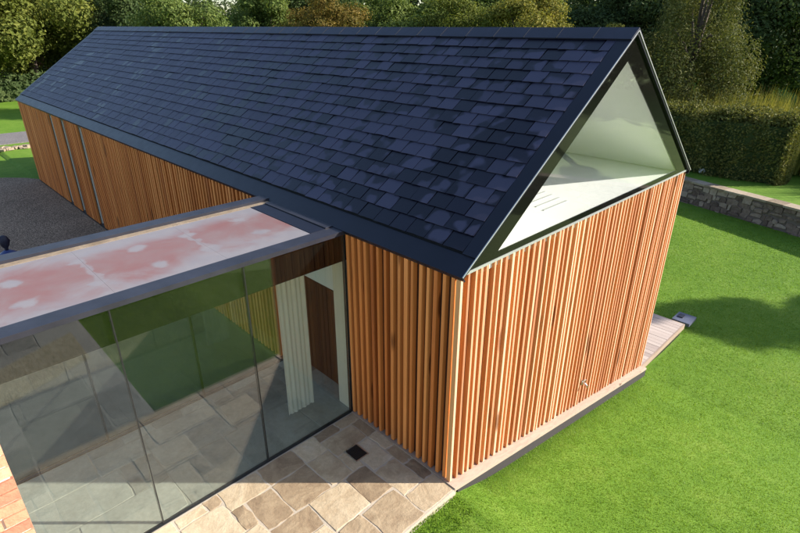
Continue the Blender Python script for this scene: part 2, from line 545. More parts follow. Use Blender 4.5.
# ------------------------------------------------------------------ flagstones
def flag_mesh(w, d, h, seed, mat):
    r = random.Random(seed)
    pts = []
    def edge(x0, y0, x1, y1, n):
        for i in range(n):
            t = i / n
            pts.append((x0 + (x1 - x0) * t, y0 + (y1 - y0) * t))
    edge(-w / 2, -d / 2, w / 2, -d / 2, 4); edge(w / 2, -d / 2, w / 2, d / 2, 4)
    edge(w / 2, d / 2, -w / 2, d / 2, 4); edge(-w / 2, d / 2, -w / 2, -d / 2, 4)
    j = 0.012
    ring = [(x + r.uniform(-j, j), y + r.uniform(-j, j)) for x, y in pts]
    for i in (0, 4, 8, 12):
        ring[i] = (ring[i][0] * (1 - r.uniform(0.0, 0.035)), ring[i][1] * (1 - r.uniform(0.0, 0.035)))
    n = len(ring)
    V = [(x, y, -0.03) for x, y in ring] + [(x, y, h - 0.003) for x, y in ring]
    V += [(x * (1 - 0.010 / w), y * (1 - 0.010 / d), h + r.uniform(-0.0015, 0.0015)) for x, y in ring]
    V.append((0, 0, h + 0.002))
    F = []
    for k in (0, 1):
        for i in range(n):
            F.append((k * n + i, k * n + (i + 1) % n, (k + 1) * n + (i + 1) % n, (k + 1) * n + i))
    for i in range(n):
        F.append((2 * n + i, 2 * n + (i + 1) % n, 3 * n))
    me = bpy.data.meshes.new('flagstone')
    me.from_pydata(V, [], F); me.update(); me.materials.append(mat)
    return me

def lay_flags(parent, x0, x1, y0, y1, z, seed, cell=0.172, gap=0.013, mat=None):
    r = random.Random(seed)
    nx, ny = round((x1 - x0) / cell), round((y1 - y0) / cell)
    cx, cy = (x1 - x0) / nx, (y1 - y0) / ny
    occ = [[False] * ny for _ in range(nx)]
    for j in range(ny):
        for i in range(nx):
            if occ[i][j]:
                continue
            opts = [(4, 3), (3, 4), (5, 3), (3, 3), (4, 4), (3, 2), (2, 3), (5, 4)]
            r.shuffle(opts)
            for (a, b) in opts + [(2, 2), (1, 2), (2, 1), (1, 3), (3, 1), (1, 1)]:
                if i + a <= nx and j + b <= ny and not any(occ[i + p][j + q] for p in range(a) for q in range(b)):
                    break
            for p in range(a):
                for q in range(b):
                    occ[i + p][j + q] = True
            w, d = a * cx - gap * r.uniform(0.7, 1.7), b * cy - gap * r.uniform(0.7, 1.7)
            o = link('flagstone', flag_mesh(max(w, 0.08), max(d, 0.08), 0.014 + r.uniform(-0.003, 0.004), r.random(), mat or FLAG), parent,
                     (x0 + (i + a / 2) * cx, y0 + (j + b / 2) * cy, z))
            o.rotation_euler = (r.uniform(-0.004, 0.004), r.uniform(-0.004, 0.004), r.uniform(-0.012, 0.012))

patio = sheet('patio', [(-6.5, -0.10), (-0.006, -0.10), (-0.006, G0 - 0.03), (-6.5, G0 - 0.03)], -0.15, 0.010, MORTAR)
lay_flags(patio, -5.2, -0.012, -0.09, G0 - 0.04, 0.0, 5)
link_floor = sheet('corridor_floor', [(-6.5, G0 - 0.028), (0.29, G0 - 0.028), (0.29, G1 + 0.02), (-6.5, G1 + 0.02)], -0.15, 0.0095, GREYJOINT)
lay_flags(link_floor, -5.2, 0.28, G0 + 0.03, G1 - 0.03, 0.0, 9, 0.20, 0.010, GREYFLAG)
terrace = sheet('terrace', [(-9.0, -7.0), (-2.02, -7.0), (-2.02, -0.102), (-9.0, -0.102)], -0.15, 0.0095, GREYJOINT)
lay_flags(terrace, -5.6, -2.05, -5.4, -0.12, 0.0, 21, 0.24, 0.010, GREYFLAG)
sheet('gravel_strip', [(-3.6, -2.75), (-2.25, -3.3), (-2.25, -2.2), (-3.6, -1.7)], -0.05, 0.024, PALEGRAVEL)

# ------------------------------------------------------------------ the timber barn
house = thing('timber_house', 'long cedar slatted barn with a dark slate roof and glazed gable', 'house', (0, 0, 0))

# backing walls (dark membrane outside), openings for the corridor and slit windows
BK = 0.075
SLITS = [(12.49, 0.25), (14.08, 0.25), (15.24, 0.25)]
OPEN0, OPEN1 = 2.12, 3.50
w = MB()
w.box(BK, 0.28, BK, OPEN0, -0.4, 2.70)
w.box(BK, 0.28, OPEN0, OPEN1, 2.30, 2.70).box(BK, 0.28, OPEN0, OPEN1, -0.4, -0.152)
ycur = OPEN1
for c, ww in SLITS:
    w.box(BK, 0.28, ycur, c - ww / 2, -0.4, 2.70); ycur = c + ww / 2
w.box(BK, 0.28, ycur, L - 0.08, -0.4, 2.70)
w.box(0.282, W - 0.28, BK, 0.28, -1.74, 2.765)
w.box(W - 0.278, W - BK, BK, L - 0.08, -1.74, 2.70)
w.box(0.282, W - 0.28, L - 0.28, L - 0.08, -1.74, 2.765)
w.prism([(0.3, 2.7), (W - 0.3, 2.7), (W / 2, R - 0.3)], L - 0.28, L - 0.08, lambda a, b, d: (a, d, b))
w.obj('wall', BACKING, house)
# white inner lining of the lower rooms
wl = MB()
wl.box(0.283, 0.30, 0.30, OPEN0 - 0.05, -1.3, 2.6).box(0.283, 0.30, OPEN1 + 0.05, 12.3, -1.3, 2.6)
wl.box(0.31, W - 0.29, 9.0, 9.1, -1.3, 2.6).box(W - 0.30, W - 0.285, 0.31, 8.9, -1.3, 2.6).box(0.31, W - 0.31, 0.283, 0.30, -1.3, 2.6)
wl.obj('inner_lining', WHITE, house)
fl = MB()
fl.box(0.3, 1.25, 0.3, 8.9, -1.3, 0.0).box(1.25, W - 0.3, 0.3, 8.9, -1.45, -1.3)
fl.obj('inner_floor', CREAM, house)
# dark slatted stair screen seen through the corridor opening
PSLAT = MB().box(0, 0.03, -0.045, 0.045, 0, 1.60).mesh('panel_slat', DARKWOOD)
scr = MB()
for i in range(26):
    scr.box(1.16, 1.20, 2.0 + i * 0.10, 2.075 + i * 0.10, 0.0, 1.02)
scr.obj('stair_screen', DARKWOOD, house)
MB().box(1.14, 1.22, 1.98, 4.6, 1.03, 1.07).obj('handrail', STEEL, house)
MB().box(1.3, 1.34, 1.9, 6.8, -1.29, 2.55).obj('dark_panelling', DARKWOOD, house)
for i in range(15):
    link('panel_slat', PSLAT, house, (0.24, OPEN0 + 0.05 + i * 0.098, 0.02))

# vertical cedar slats: shared unit mesh, one object per slat
SW, SD, SP = 0.035, 0.060, 0.1103
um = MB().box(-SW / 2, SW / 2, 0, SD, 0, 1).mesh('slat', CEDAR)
um.materials.append(SUNLIT_FRONT)
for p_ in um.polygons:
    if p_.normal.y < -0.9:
        p_.material_index = 1          # outer face takes the paler tone that paints sunlight on it
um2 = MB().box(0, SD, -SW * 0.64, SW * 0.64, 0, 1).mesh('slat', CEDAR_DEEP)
rs = random.Random(3)
n = int(round((W - SW) / SP))
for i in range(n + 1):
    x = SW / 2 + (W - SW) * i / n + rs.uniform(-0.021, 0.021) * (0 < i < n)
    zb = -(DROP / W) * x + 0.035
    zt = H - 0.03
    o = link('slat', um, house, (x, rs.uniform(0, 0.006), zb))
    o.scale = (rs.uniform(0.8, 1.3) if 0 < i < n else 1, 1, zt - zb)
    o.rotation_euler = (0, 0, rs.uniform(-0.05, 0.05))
def long_slats(y0, y1):
    n = int(round((y1 - y0) / SP))
    for i in range(n + 1):
        y = y0 + (y1 - y0) * i / n + rs.uniform(-0.012, 0.012)
        if any(abs(y - c) < ww / 2 + 0.02 for c, ww in SLITS):
            continue
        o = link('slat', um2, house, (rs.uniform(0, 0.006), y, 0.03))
        o.scale = (1, rs.uniform(0.85, 1.25), H - 0.05 - 0.03)
        o.rotation_euler = (0, 0, rs.uniform(-0.05, 0.05))
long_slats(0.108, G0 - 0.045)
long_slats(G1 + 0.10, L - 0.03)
# corner stop on the long wall, hidden gap filler behind the first slat
for c, ww in SLITS:
    f = MB()
    a, b = c - ww / 2, c + ww / 2
    f.box(0.02, 0.20, a, a + 0.02, 0.03, 2.7).box(0.02, 0.20, b - 0.02, b, 0.03, 2.7).box(0.02, 0.20, a + 0.02, b - 0.02, 0.03, 0.07).box(0.02, 0.20, a + 0.02, b - 0.02, 2.66, 2.7)
    win = f.obj('window', ZINC, house)
    MB().box(0.035, 0.099, b - 0.042, b - 0.021, 0.071, 2.659).obj('reveal', CREAM, win)
    MB().box(0.10, 0.12, a + 0.02, b - 0.02, 0.07, 2.66).obj('pane', GGLASS, win)
    MB().box(0.21, 0.23, a + 0.02, b - 0.02, 0.07, 2.66).obj('blind', FLASH, win)

# pale sloping plinth board with dark edging along the gable, and strip on the patio side
def sloped(x0, x1, y0, y1, t0, t1):
    k = -(DROP / W)
    return [(x0, y0, k * x0 + t0), (x1, y0, k * x1 + t0), (x1, y1, k * x1 + t0), (x0, y1, k * x0 + t0),
            (x0, y0, k * x0 + t1), (x1, y0, k * x1 + t1), (x1, y1, k * x1 + t1), (x0, y1, k * x0 + t1)]
BF = [(0, 3, 2, 1), (4, 5, 6, 7), (0, 1, 5, 4), (1, 2, 6, 5), (2, 3, 7, 6), (3, 0, 4, 7)]
def sloped_obj(name, mat, *a):
    m = MB(); m.v = sloped(*a); m.f = BF
    return m.obj(name, mat, house)
sloped_obj('plinth_board', PALEBOARD, -0.03, W + 0.02, -0.105, 0.07, -0.02, 0.022)
sloped_obj('plinth_edging', EDGING, 0.04, W + 0.02, -0.098, 0.06, -0.30, -0.022)
MB().box(-0.025, 0.07, 0.072, G0 - 0.03, -0.05, 0.024).obj('base_strip', PALEBOARD, house)
MB().box(-0.02, 0.07, G1 + 0.05, L, -0.1, 0.026).obj('base_strip', BLACK, house)

# outside tap on the gable
tap = MB()
tp = Vector((3.30, -0.012, -0.23))
tap.tube([tp + Vector((0, 0.05, 0)), tp + Vector((0, -0.04, 0)), tp + Vector((0, -0.075, -0.02)), tp + Vector((0, -0.08, -0.06))], [0.016, 0.015, 0.014, 0.012])
tap.tube([tp + Vector((0, -0.03, 0.0)), tp + Vector((0, -0.03, 0.05))], 0.008)
tap.box(tp.x - 0.035, tp.x + 0.035, tp.y - 0.04, tp.y - 0.02, tp.z + 0.05, tp.z + 0.062)
tap.box(tp.x - 0.03, tp.x + 0.03, tp.y + 0.0, tp.y + 0.008, tp.z - 0.04, tp.z + 0.04)
tap.obj('tap', STEEL, house)

# ---- roof
ca, sa = math.cos(PITCH), math.sin(PITCH)
def RP(s, y, n):            # point on the visible slope
    return (s * ca - n * sa, y, H + s * sa + n * ca)
def RPm(s, y, n):           # the far slope
    return (W - s * ca + n * sa, y, H + s * sa + n * ca)
rf = MB()
th = -0.20
poly = [RP(-0.03, 0, -0.02), RP(SL, 0, -0.02), RPm(-0.03, 0, -0.02), RPm(-0.03, 0, -0.10), (W / 2, 0, R - 0.20 / ca), RP(-0.03, 0, -0.10)]
poly = [(p[0], p[2]) for p in poly]
roof = rf.prism(poly, 0.05, L + 0.02, lambda a, b, d: (a, d, b)).obj('roof', MEMBRANE, house)
for fn in (RP, RPm):
    MB().prism([(-0.045, -0.018), (0.20, -0.018), (0.20, 0.004), (-0.045, 0.004)], -0.045, L + 0.04, lambda a, b, d: fn(a, d, b)).obj('eave_flashing', ZINC, roof)
    MB().prism([(-0.047, -0.060), (-0.032, -0.060), (-0.032, -0.019), (-0.047, -0.019)], -0.045, L + 0.04, lambda a, b, d: fn(a, d, b)).obj('eave_fascia', ZINC, roof)
    MB().prism([(0.201, -0.018), (SL - 0.01, -0.018), (SL - 0.01, 0.026), (0.201, 0.026)], -0.045, 0.125, lambda a, b, d: fn(a, d, b)).obj('verge_flashing', ZINC, roof)
    MB().prism([(0.201, -0.018), (SL - 0.01, -0.018), (SL - 0.01, 0.026), (0.201, 0.026)], L - 0.10, L + 0.04, lambda a, b, d: fn(a, d, b)).obj('verge_flashing', ZINC, roof)
    MB().prism([(-0.045, 0.012), (SL + 0.006, 0.012), (SL + 0.006, 0.024), (-0.045, 0.024)], -0.056, -0.046, lambda a, b, d: fn(a, d, b)).obj('verge_trim', TRIM, roof)

# slates
GA, SWD, SLEN = 0.2085, 0.272, 0.335
rows = 16
tilt = 0.022
def slate_local(w, chip):
    a = w / 2
    pts = [(-a, 0.0), (-a * 0.2, chip[0]), (a * 0.35, chip[1]), (a, chip[2]), (a, SLEN), (-a, SLEN)]
    return MB().prism(pts, 0.0, 0.007, lambda x, y, d: (x, y, d))
slate_list = []
for rI in range(rows):
    s0 = 0.215 + rI * GA
    y = 0.128
    first = True
    off = (0.5 if rI % 2 else 1.0)
    while y < L - 0.12:
        wd = SWD * (off if first else 1.0) * rs.uniform(0.97, 1.03); first = False
        if y + wd > L - 0.11:
            wd = L - 0.11 - y
            if wd < 0.05:
                break
        slate_list.append((s0 + rs.uniform(-0.004, 0.004), y + wd / 2, wd - rs.uniform(0.008, 0.014), rs.random()))
        y += wd
def depth_key(t):
    return (Vector(RP(t[0] + 0.1, t[1], 0)) - CAM).length
slate_list.sort(key=depth_key)
near, rest = slate_list[:300], slate_list[300:]
variants = [[slate_local(1.0, [rs.uniform(0, 0.007) for _ in range(3)]).mesh('slate', SLATE) for _ in range(1)][0] for _ in range(6)]
ux = Vector((0, 1, 0)); us = Vector((ca, 0, sa)); un = Vector((-sa, 0, ca))
def slate_matrix(s, y, w, q, fn=RP):
    tl = -0.062 + (q - 0.5) * 0.016
    e1 = Vector((0, -1, 0)) if fn is RP else Vector((0, 1, 0))
    uu = us if fn is RP else Vector((-ca, 0, sa)); nn = un if fn is RP else Vector((sa, 0, ca))
    e2 = (uu * math.cos(tl) + nn * math.sin(tl)); e3 = e1.cross(e2)
    rz = (q * 7.3 % 1 - 0.5) * 0.012
    e1, e2 = e1 * math.cos(rz) + e2 * math.sin(rz), e2 * math.cos(rz) - e1 * math.sin(rz)
    M = Matrix((e1 * w, e2, e3)).transposed().to_4x4()
    M.translation = Vector(fn(s, y, 0.024 + (q - 0.5) * 0.004))
    return M
for k, (s, y, wd, q) in enumerate(near):
    o = link('slate', variants[k % 6], roof)
    o.matrix_local = slate_matrix(s, y, wd, q)
def slate_field(name, lst, fn):
    base = np.array([(-.5, 0, 0), (.5, 0, 0), (.5, SLEN, 0), (-.5, SLEN, 0), (-.5, 0, .007), (.5, 0, .007), (.5, SLEN, .007), (-.5, SLEN, .007)])
    V = []; F = []
    fq = np.array([(0, 3, 2, 1), (4, 5, 6, 7), (0, 1, 5, 4), (1, 2, 6, 5), (2, 3, 7, 6), (3, 0, 4, 7)])
    for i, (s, y, wd, q) in enumerate(lst):
        A = np.array(slate_matrix(s, y, wd, q, fn))
        V.append(base @ A[:3, :3].T + A[:3, 3]); F.append(fq + 8 * i)
    return stuff(link(name, np_mesh(name, np.concatenate(V), np.concatenate(F), SLATE_ALL), roof))
slate_field('slate_field', rest, RP)
slate_field('slate_field', slate_list, RPm)
# ridge tiles: overlapping angled pieces
rl = 0.50
nr = int(L / rl)
for i in range(nr + 1):
    y0 = -0.05 + i * (L + 0.09) / (nr + 1); y1 = y0 + (L + 0.09) / (nr + 1) - 0.012
    lift = rs.uniform(0.0, 0.005)
    pr = [RP(SL - 0.185, 0, 0.040), RP(SL, 0, 0.040), RPm(SL - 0.185, 0, 0.040), RPm(SL - 0.185, 0, 0.022), RP(SL, 0, 0.022), RP(SL - 0.185, 0, 0.022)]
    top = R + 0.05
    pr2 = [(pr[0][0], pr[0][2] + lift), (W / 2, H + SL * sa + 0.040 / ca + lift), (pr[2][0], pr[2][2] + lift), (pr[3][0], pr[3][2] + lift), (W / 2, H + SL * sa + 0.020 / ca + lift), (pr[5][0], pr[5][2] + lift)]
    MB().prism(pr2, y0, y1, lambda a, b, d: (a, d, b)).obj('ridge_tile', RIDGE, roof)
    MB().prism([(p[0], p[1] + 0.004) for p in pr2], y1 - 0.004, y1 + 0.009, lambda a, b, d: (a, d, b)).obj('ridge_joint', FLASH, roof)

# ---- glazed gable: black printed border and clear triangle, white loft behind
gw = link('gable_window', None, house)
inner = [(2.96, 4.645), (0.565, 2.872), (5.53, 2.872)]
outer = [(W / 2, R - 0.012), (0.03, H + 0.006), (W - 0.03, H + 0.006)]
fr = MB()
for i in range(3):
    j = (i + 1) % 3
    fr.prism([outer[i], outer[j], inner[j], inner[i]], -0.012, 0.0, lambda a, b, d: (a, d, b))
fr.obj('frame', FRIT, gw)
MB().prism(inner, -0.010, -0.002, lambda a, b, d: (a, d, b)).obj('pane', GGLASS, gw)
MB().box(0.0, W, -0.016, 0.05, H - 0.028, H + 0.003).obj('sill_trim', TRIM, house)
LD = 6.5
loft = MB()
cI = 0.20 / ca
hz = H + 0.02
loft.box(0.28, W - 0.28, 0.04, LD, H - 0.12, hz)
o = loft.obj('loft_floor', WHITE, house)
pl = MB()
off = 0.215
def RIn(s): p = RP(s, 0, -off); return (p[0], p[2])
def RIm(s): p = RPm(s, 0, -off); return (p[0], p[2])
apex = (W / 2, R - off / ca)
a0 = (off * sa + (hz + off * ca - H - 0) * 0 + 0.42, hz)
sl0 = 0.36
pL = (RIn(sl0)[0], RIn(sl0)[1]); pR = (RIm(sl0)[0], RIm(sl0)[1])
pl.prism([pL, apex, (apex[0], apex[1] + 0.03), (pL[0] - 0.02, pL[1] + 0.02)], 0.05, LD, lambda a, b, d: (a, d, b))
pl.prism([pR, apex, (apex[0], apex[1] + 0.03), (pR[0] + 0.02, pR[1] + 0.02)], 0.05, LD, lambda a, b, d: (a, d, b))
pl.obj('loft_ceiling', WHITE, house)
MB().prism([(0.3, hz), (W - 0.3, hz), apex], LD, LD + 0.05, lambda a, b, d: (a, d, b)).obj('loft_end_wall', WHITE, house)
for i in range(4):
    MB().box(2.25 + i * 0.06, 2.85 + i * 0.06, 0.46 + i * 0.15, 0.485 + i * 0.15, hz + 0.001, hz + 0.010).obj('floor_vent', VENT, house)

# ------------------------------------------------------------------ glazed link corridor
lk = thing('glazed_corridor', 'flat roofed glass corridor joining the barn with stained pink white roof', 'corridor', (0, G0, 0))
def lobj(mb, name, mat, parent=lk):
    mb.v = [(v[0], v[1] - G0, v[2]) for v in mb.v]
    return mb.obj(name, mat, parent)
XL = -5.0
joints = [-5.0, -4.01, -2.685, -1.36, -0.012]
for a, b in zip(joints[:-1], joints[1:]):
    lobj(MB().box(a + 0.006, b - 0.006, G0 - 0.012, G0 + 0.012, 0.02, LINK_TOP - 0.035), 'pane', GLASS)
    lobj(MB().box(a + 0.006, b - 0.006, G1 - 0.012, G1 + 0.012, 0.02, LINK_CEIL), 'pane', GLASS)
for j in joints[1:-1]:
    lobj(MB().box(j - 0.0055, j + 0.0055, G0 - 0.0135, G0 + 0.030, 0.02, LINK_TOP - 0.036), 'glass_joint', BLACK)
    lobj(MB().box(j - 0.012, j + 0.012, G1 - 0.03, G1 + 0.014, 0.02, LINK_CEIL), 'glass_joint', BLACK)
lobj(MB().box(-0.011, 0.004, G0 - 0.016, G0 + 0.04, 0.02, LINK_TOP - 0.036), 'end_channel', BLACK)
lobj(MB().box(XL, 0.0, G0 - 0.024, G0 + 0.024, -0.02, 0.0215), 'floor_channel', BLACK)
lobj(MB().box(XL, 0.0, G1 - 0.024, G1 + 0.024, -0.02, 0.0215), 'floor_channel', BLACK)
# roof build-up: black upstand behind the glass heads, white ceiling
lobj(MB().box(XL, 0.27, G0 + 0.034, G0 + 0.06, LINK_CEIL, LINK_TOP - 0.04), 'spandrel', SPANDREL)
lobj(MB().box(XL, 0.27, G0 + 0.062, G1 + 0.02, LINK_CEIL + 0.003, LINK_CEIL + 0.06), 'ceiling', CREAM)
lrf = lobj(MB().box(XL, 0.05, G0 + 0.062, G1 + 0.03, LINK_CEIL + 0.062, LINK_TOP - 0.03), 'corridor_roof', SPANDREL)

def stained():
    k = NT('stained_roof_panel')
    p = k.pos()
    n1 = k.noise(p, 1.7, 4, 0.6, dist=0.5)
    n2 = k.noise(p, 7.0, 4, 0.65)
    sx = k.n('ShaderNodeSeparateXYZ'); k.t.links.new(p, sx.inputs[0])
    wob = k.noise(p, 5.0, 3, 0.6, col=True)
    vs_ = k.n('ShaderNodeVectorMath', operation='MULTIPLY_ADD')
    k.t.links.new(wob, vs_.inputs[0]); vs_.inputs[1].default_value = (0.26, 0.26, 0); k.t.links.new(p, vs_.inputs[2])
    pw = vs_.outputs[0]
    spot = None
    for (x, y) in [(-3.21, 2.9), (-3.21, 2.34), (-2.6, 3.05), (-2.62, 2.34), (-2.0, 2.98), (-2.0, 2.37), (-1.44, 2.97), (-1.41, 2.4), (-0.72, 3.08), (-0.77, 2.48), (-3.8, 2.9), (-3.8, 2.35)]:
        d = k.n('ShaderNodeVectorMath', operation='DISTANCE')
        k.t.links.new(pw, d.inputs[0]); d.inputs[1].default_value = (x + 0.13, y + 0.13, LINK_TOP + 0.013)
        v = k.math('MULTIPLY', k.smooth(d.outputs['Value'], 0.135, 0.05), 0.95)
        spot = v if spot is None else k.math('MAXIMUM', spot, v)
    for x in (-2.56, -1.43, -3.7):
        sp2 = k.n('ShaderNodeSeparateXYZ'); k.t.links.new(pw, sp2.inputs[0])
        dd = k.math('ABSOLUTE', k.math('SUBTRACT', sp2.outputs[0], x + 0.13))
        v = k.math('MULTIPLY', k.smooth(dd, 0.055, 0.02), 0.75)
        spot = k.math('MAXIMUM', spot, v)
    # pale rims along the two long edges
    e = k.math('ABSOLUTE', k.math('SUBTRACT', sx.outputs[1], 2.72))
    rim = k.smooth(k.math('ADD', e, k.math('MULTIPLY_ADD', n1, 1.0, -0.5)), 0.16, 0.66)
    pink = k.mix(k.smooth(k.math('ADD', k.math('MULTIPLY', n1, 0.8), k.math('MULTIPLY', n2, 0.3)), 0.35, 0.75), (0.205, 0.094, 0.085), (0.205, 0.135, 0.13))
    pale = k.mix(n2, (0.185, 0.17, 0.185), (0.255, 0.235, 0.24))
    c = k.mix(k.math('MAXIMUM', spot, rim), pink, pale)
    return k.done(k.bsdf(c, k.math('MULTIPLY_ADD', n2, 0.3, 0.30), 0, 0.4, k.bump(n2, 0.08, 0.01)))
STAIN = stained()
seams = [XL + 0.1, -3.7, -2.56, -1.43, -0.36]
for a, b in zip(seams[:-1], seams[1:]):
    lobj(MB().box(a + 0.0006, b - 0.0006, G0 + 0.17, 3.40, LINK_TOP - 0.025, LINK_TOP + 0.012), 'roof_panel', STAIN, lrf)
lobj(MB().box(XL, 0.04, G0 - 0.03, G0 + 0.168, LINK_TOP - 0.034, LINK_TOP + 0.016), 'edge_flashing', FLASH, lrf)
lobj(MB().box(XL, 0.04, G0 - 0.036, G0 - 0.031, LINK_TOP - 0.035, LINK_TOP + 0.0165), 'drip_edge', FLASH, lrf)
lobj(MB().box(XL, 0.04, 3.402, 3.50, LINK_TOP - 0.026, LINK_TOP + 0.016), 'edge_flashing', COPING, lrf)
lobj(MB().box(XL, 0.04, 3.503, 3.70, LINK_TOP - 0.08, LINK_TOP + 0.05), 'back_gutter', FLASH, lrf)
lobj(MB().box(-0.358, 0.04, G0 + 0.17, 3.40, LINK_TOP - 0.026, LINK_TOP + 0.018), 'end_flashing', ZINC, lrf)
lobj(MB().box(-0.14, 0.06, G0 + 0.17, 3.40, LINK_TOP + 0.02, LINK_TOP + 0.03), 'soaker', FLASH, lrf)
# white block wall and jamb inside, by the barn opening
cu = []
for i in range(43):
    t_ = i / 42
    cu.append((-0.69 + 0.42 * t_, 2.375 + 0.009 * math.sin(t_ * 2 * math.pi * 6) + 0.006 * math.sin(t_ * 17)))
cu += [(x_, y_ + 0.012) for x_, y_ in reversed(cu)]
lobj(MB().prism(cu, 0.016, LINK_CEIL, lambda a, b, d: (a, b, d)), 'rippled_partition', CREAM)  # pale partition, rippled to imitate the streaks of reflected slats
lobj(MB().box(0.03, 0.072, OPEN1 - 0.02, G1 - 0.03, 0.015, LINK_CEIL), 'jamb', CREAM)
lobj(MB().box(0.25, 0.275, OPEN0 + 0.012, OPEN1 - 0.022, 1.625, 2.298), 'bright_patch_panel', WHITE)  # white panel added to stand for a bright patch of light
lobj(MB().box(0.01, 0.29, G0 + 0.05, OPEN0 + 0.01, 0.015, LINK_CEIL), 'jamb', CREAM)

# ------------------------------------------------------------------ brick wall at the left edge
bw = thing('brick_wall', 'sunlit red brick wall end with pale mortar beside the corridor glass', 'wall', (-3.72, 0.0, 0))
MB().box(-1.36, -0.012, 0.012, 0.33, -0.1, 3.05).obj('mortar', BMORTAR, bw)
bmesh_full = MB().box(0, 0.213, 0, 0.34, 0, 0.064).mesh('brick', BRICK)
bmesh_half = MB().box(0, 0.1025, 0, 0.34, 0, 0.064).mesh('brick', BRICK)
for cI_ in range(40):
    z = 0.01 + cI_ * 0.0765
    x = 0.0
    k = 0
    while x > -1.2:
        half = (cI_ % 2 == 1 and k == 0)
        wd = 0.1025 if half else 0.213
        o = link('brick', bmesh_half if half else bmesh_full, bw, (x - wd, rs.uniform(-0.004, 0.004), z + rs.uniform(-0.002, 0.002)))
        o.rotation_euler = (rs.uniform(-0.01, 0.01), rs.uniform(-0.006, 0.006), rs.uniform(-0.008, 0.008))
        x -= wd + 0.012; k += 1

# ------------------------------------------------------------------ floor drain
dr = thing('floor_drain', 'small square dark floor drain set in the patio flagstones', 'drain', (-0.485, 1.165, 0.0))
MB().box(-0.105, 0.105, -0.125, -0.112, 0.0, 0.026).box(-0.105, 0.105, 0.112, 0.125, 0.0, 0.026).box(-0.105, -0.092, -0.112, 0.112, 0.0, 0.026).box(0.092, 0.105, -0.112, 0.112, 0.0, 0.026).obj('frame', STEEL, dr)
MB().box(-0.092, 0.092, -0.112, 0.112, 0.0, 0.0205).obj('tray', BLACK, dr)
gb = MB()
for i in range(9):
    gb.box(-0.092, 0.092, -0.104 + i * 0.024, -0.094 + i * 0.024, 0.0205, 0.025)
gb.obj('grate', BLACK, dr)

# ------------------------------------------------------------------ timber deck past the gable
dk = thing('timber_deck', 'low weathered timber deck past the far bottom corner of the gable', 'deck', (W + 0.03, -0.02, -DROP))
nb = 17; bwid = (8.43 - W - 0.03) / nb
bm_ = MB().box(0.003, bwid - 0.004, 0.035, 5.0, -0.03, 0.0).mesh('deck_board', DECKING)
for i in range(nb):
    link('deck_board', bm_, dk, (i * bwid, 0, 0.02 + rs.uniform(-0.002, 0.002)))
MB().box(-0.01, nb * bwid + 0.03, 0.0, 0.033, -0.10, 0.022).obj('front_fascia', PALEBOARD, dk)
MB().box(nb * bwid, nb * bwid + 0.03, 0.034, 5.0, -0.10, 0.021).obj('side_fascia', PALEBOARD, dk)
MB().box(0.0, nb * bwid - 0.01, 0.05, 4.9, -0.3, -0.04).obj('joists', BLACK, dk)
sb = thing('stone_slab', 'blue grey square slab lying in the lawn by the deck corner', 'slab', (8.95, 0.15, -1.40))
MB().box(-0.24, 0.24, -0.2, 0.2, -0.05, 0.03).obj('slab', BLUESLATE, sb)
MB().box(-0.06, 0.12, 0.02, 0.14, 0.031, 0.05).obj('cover_plate', FLASH, sb)

# ------------------------------------------------------------------ garden wall with coping
gwall = thing('garden_wall', 'low rubble stone retaining wall with flat coping along the lawn edge', 'wall', (WALL_A.x, WALL_A.y, 0))
dvec = (WALL_B - WALL_A); wl_len = dvec.length; dvec = dvec / wl_len; nvec = Vector((dvec.y, -dvec.x))
if nvec.x > 0: nvec = -nvec           # towards the house
def wp(t, n, z): return (dvec.x * t + nvec.x * n, dvec.y * t + nvec.y * n, z)
m = MB()
t = 0.0
rw = random.Random(8)
for c_ in range(6):
    z0 = -1.62 + c_ * 0.19
    t = -rw.uniform(0, 0.3)
    while t < wl_len:
        l_ = rw.uniform(0.12, 0.46)
        zz0, zz1 = z0 + rw.uniform(-0.06, 0.05), z0 + 0.185 + rw.uniform(-0.07, 0.07)
        o_ = rw.uniform(-0.02, 0.035)
        e = 0.02
        e = 0.045
        poly = [(t + rw.uniform(0, e), zz0 + rw.uniform(0, e)), (t + l_ - rw.uniform(0, e), zz0 + rw.uniform(0, e)), (t + l_, zz1 - rw.uniform(0.2, 1.5) * e), (t + l_ * rw.uniform(0.3, 0.7), zz1), (t + rw.uniform(0, e), zz1 - rw.uniform(0.2, 1.5) * e)]
        m.prism(poly, 0.0, 0.10 + o_, lambda a, b, d: wp(a, d, b))
        t += l_ + 0.01
stuff(m.obj('rubble', RUBBLE, gwall))
m = MB(); m.prism([(0, -1.7), (wl_len, -1.7), (wl_len, -0.44), (0, -0.44)], -0.30, 0.07, lambda a, b, d: wp(a, d, b)); m.obj('core', WALLCORE, gwall)
t = 0
while t < wl_len:
    l_ = rw.uniform(0.5, 0.9)
    dz = rw.uniform(-0.008, 0.008)
    MB().prism([(t, -0.455 + dz), (t + l_ - 0.012, -0.455 + dz), (t + l_ - 0.012, -0.385 + dz), (t, -0.385 + dz)], -0.34, 0.15 + rw.uniform(-0.012, 0.012), lambda a, b, d: wp(a, d, b)).obj('coping_stone', COPING, gwall)
    t += l_

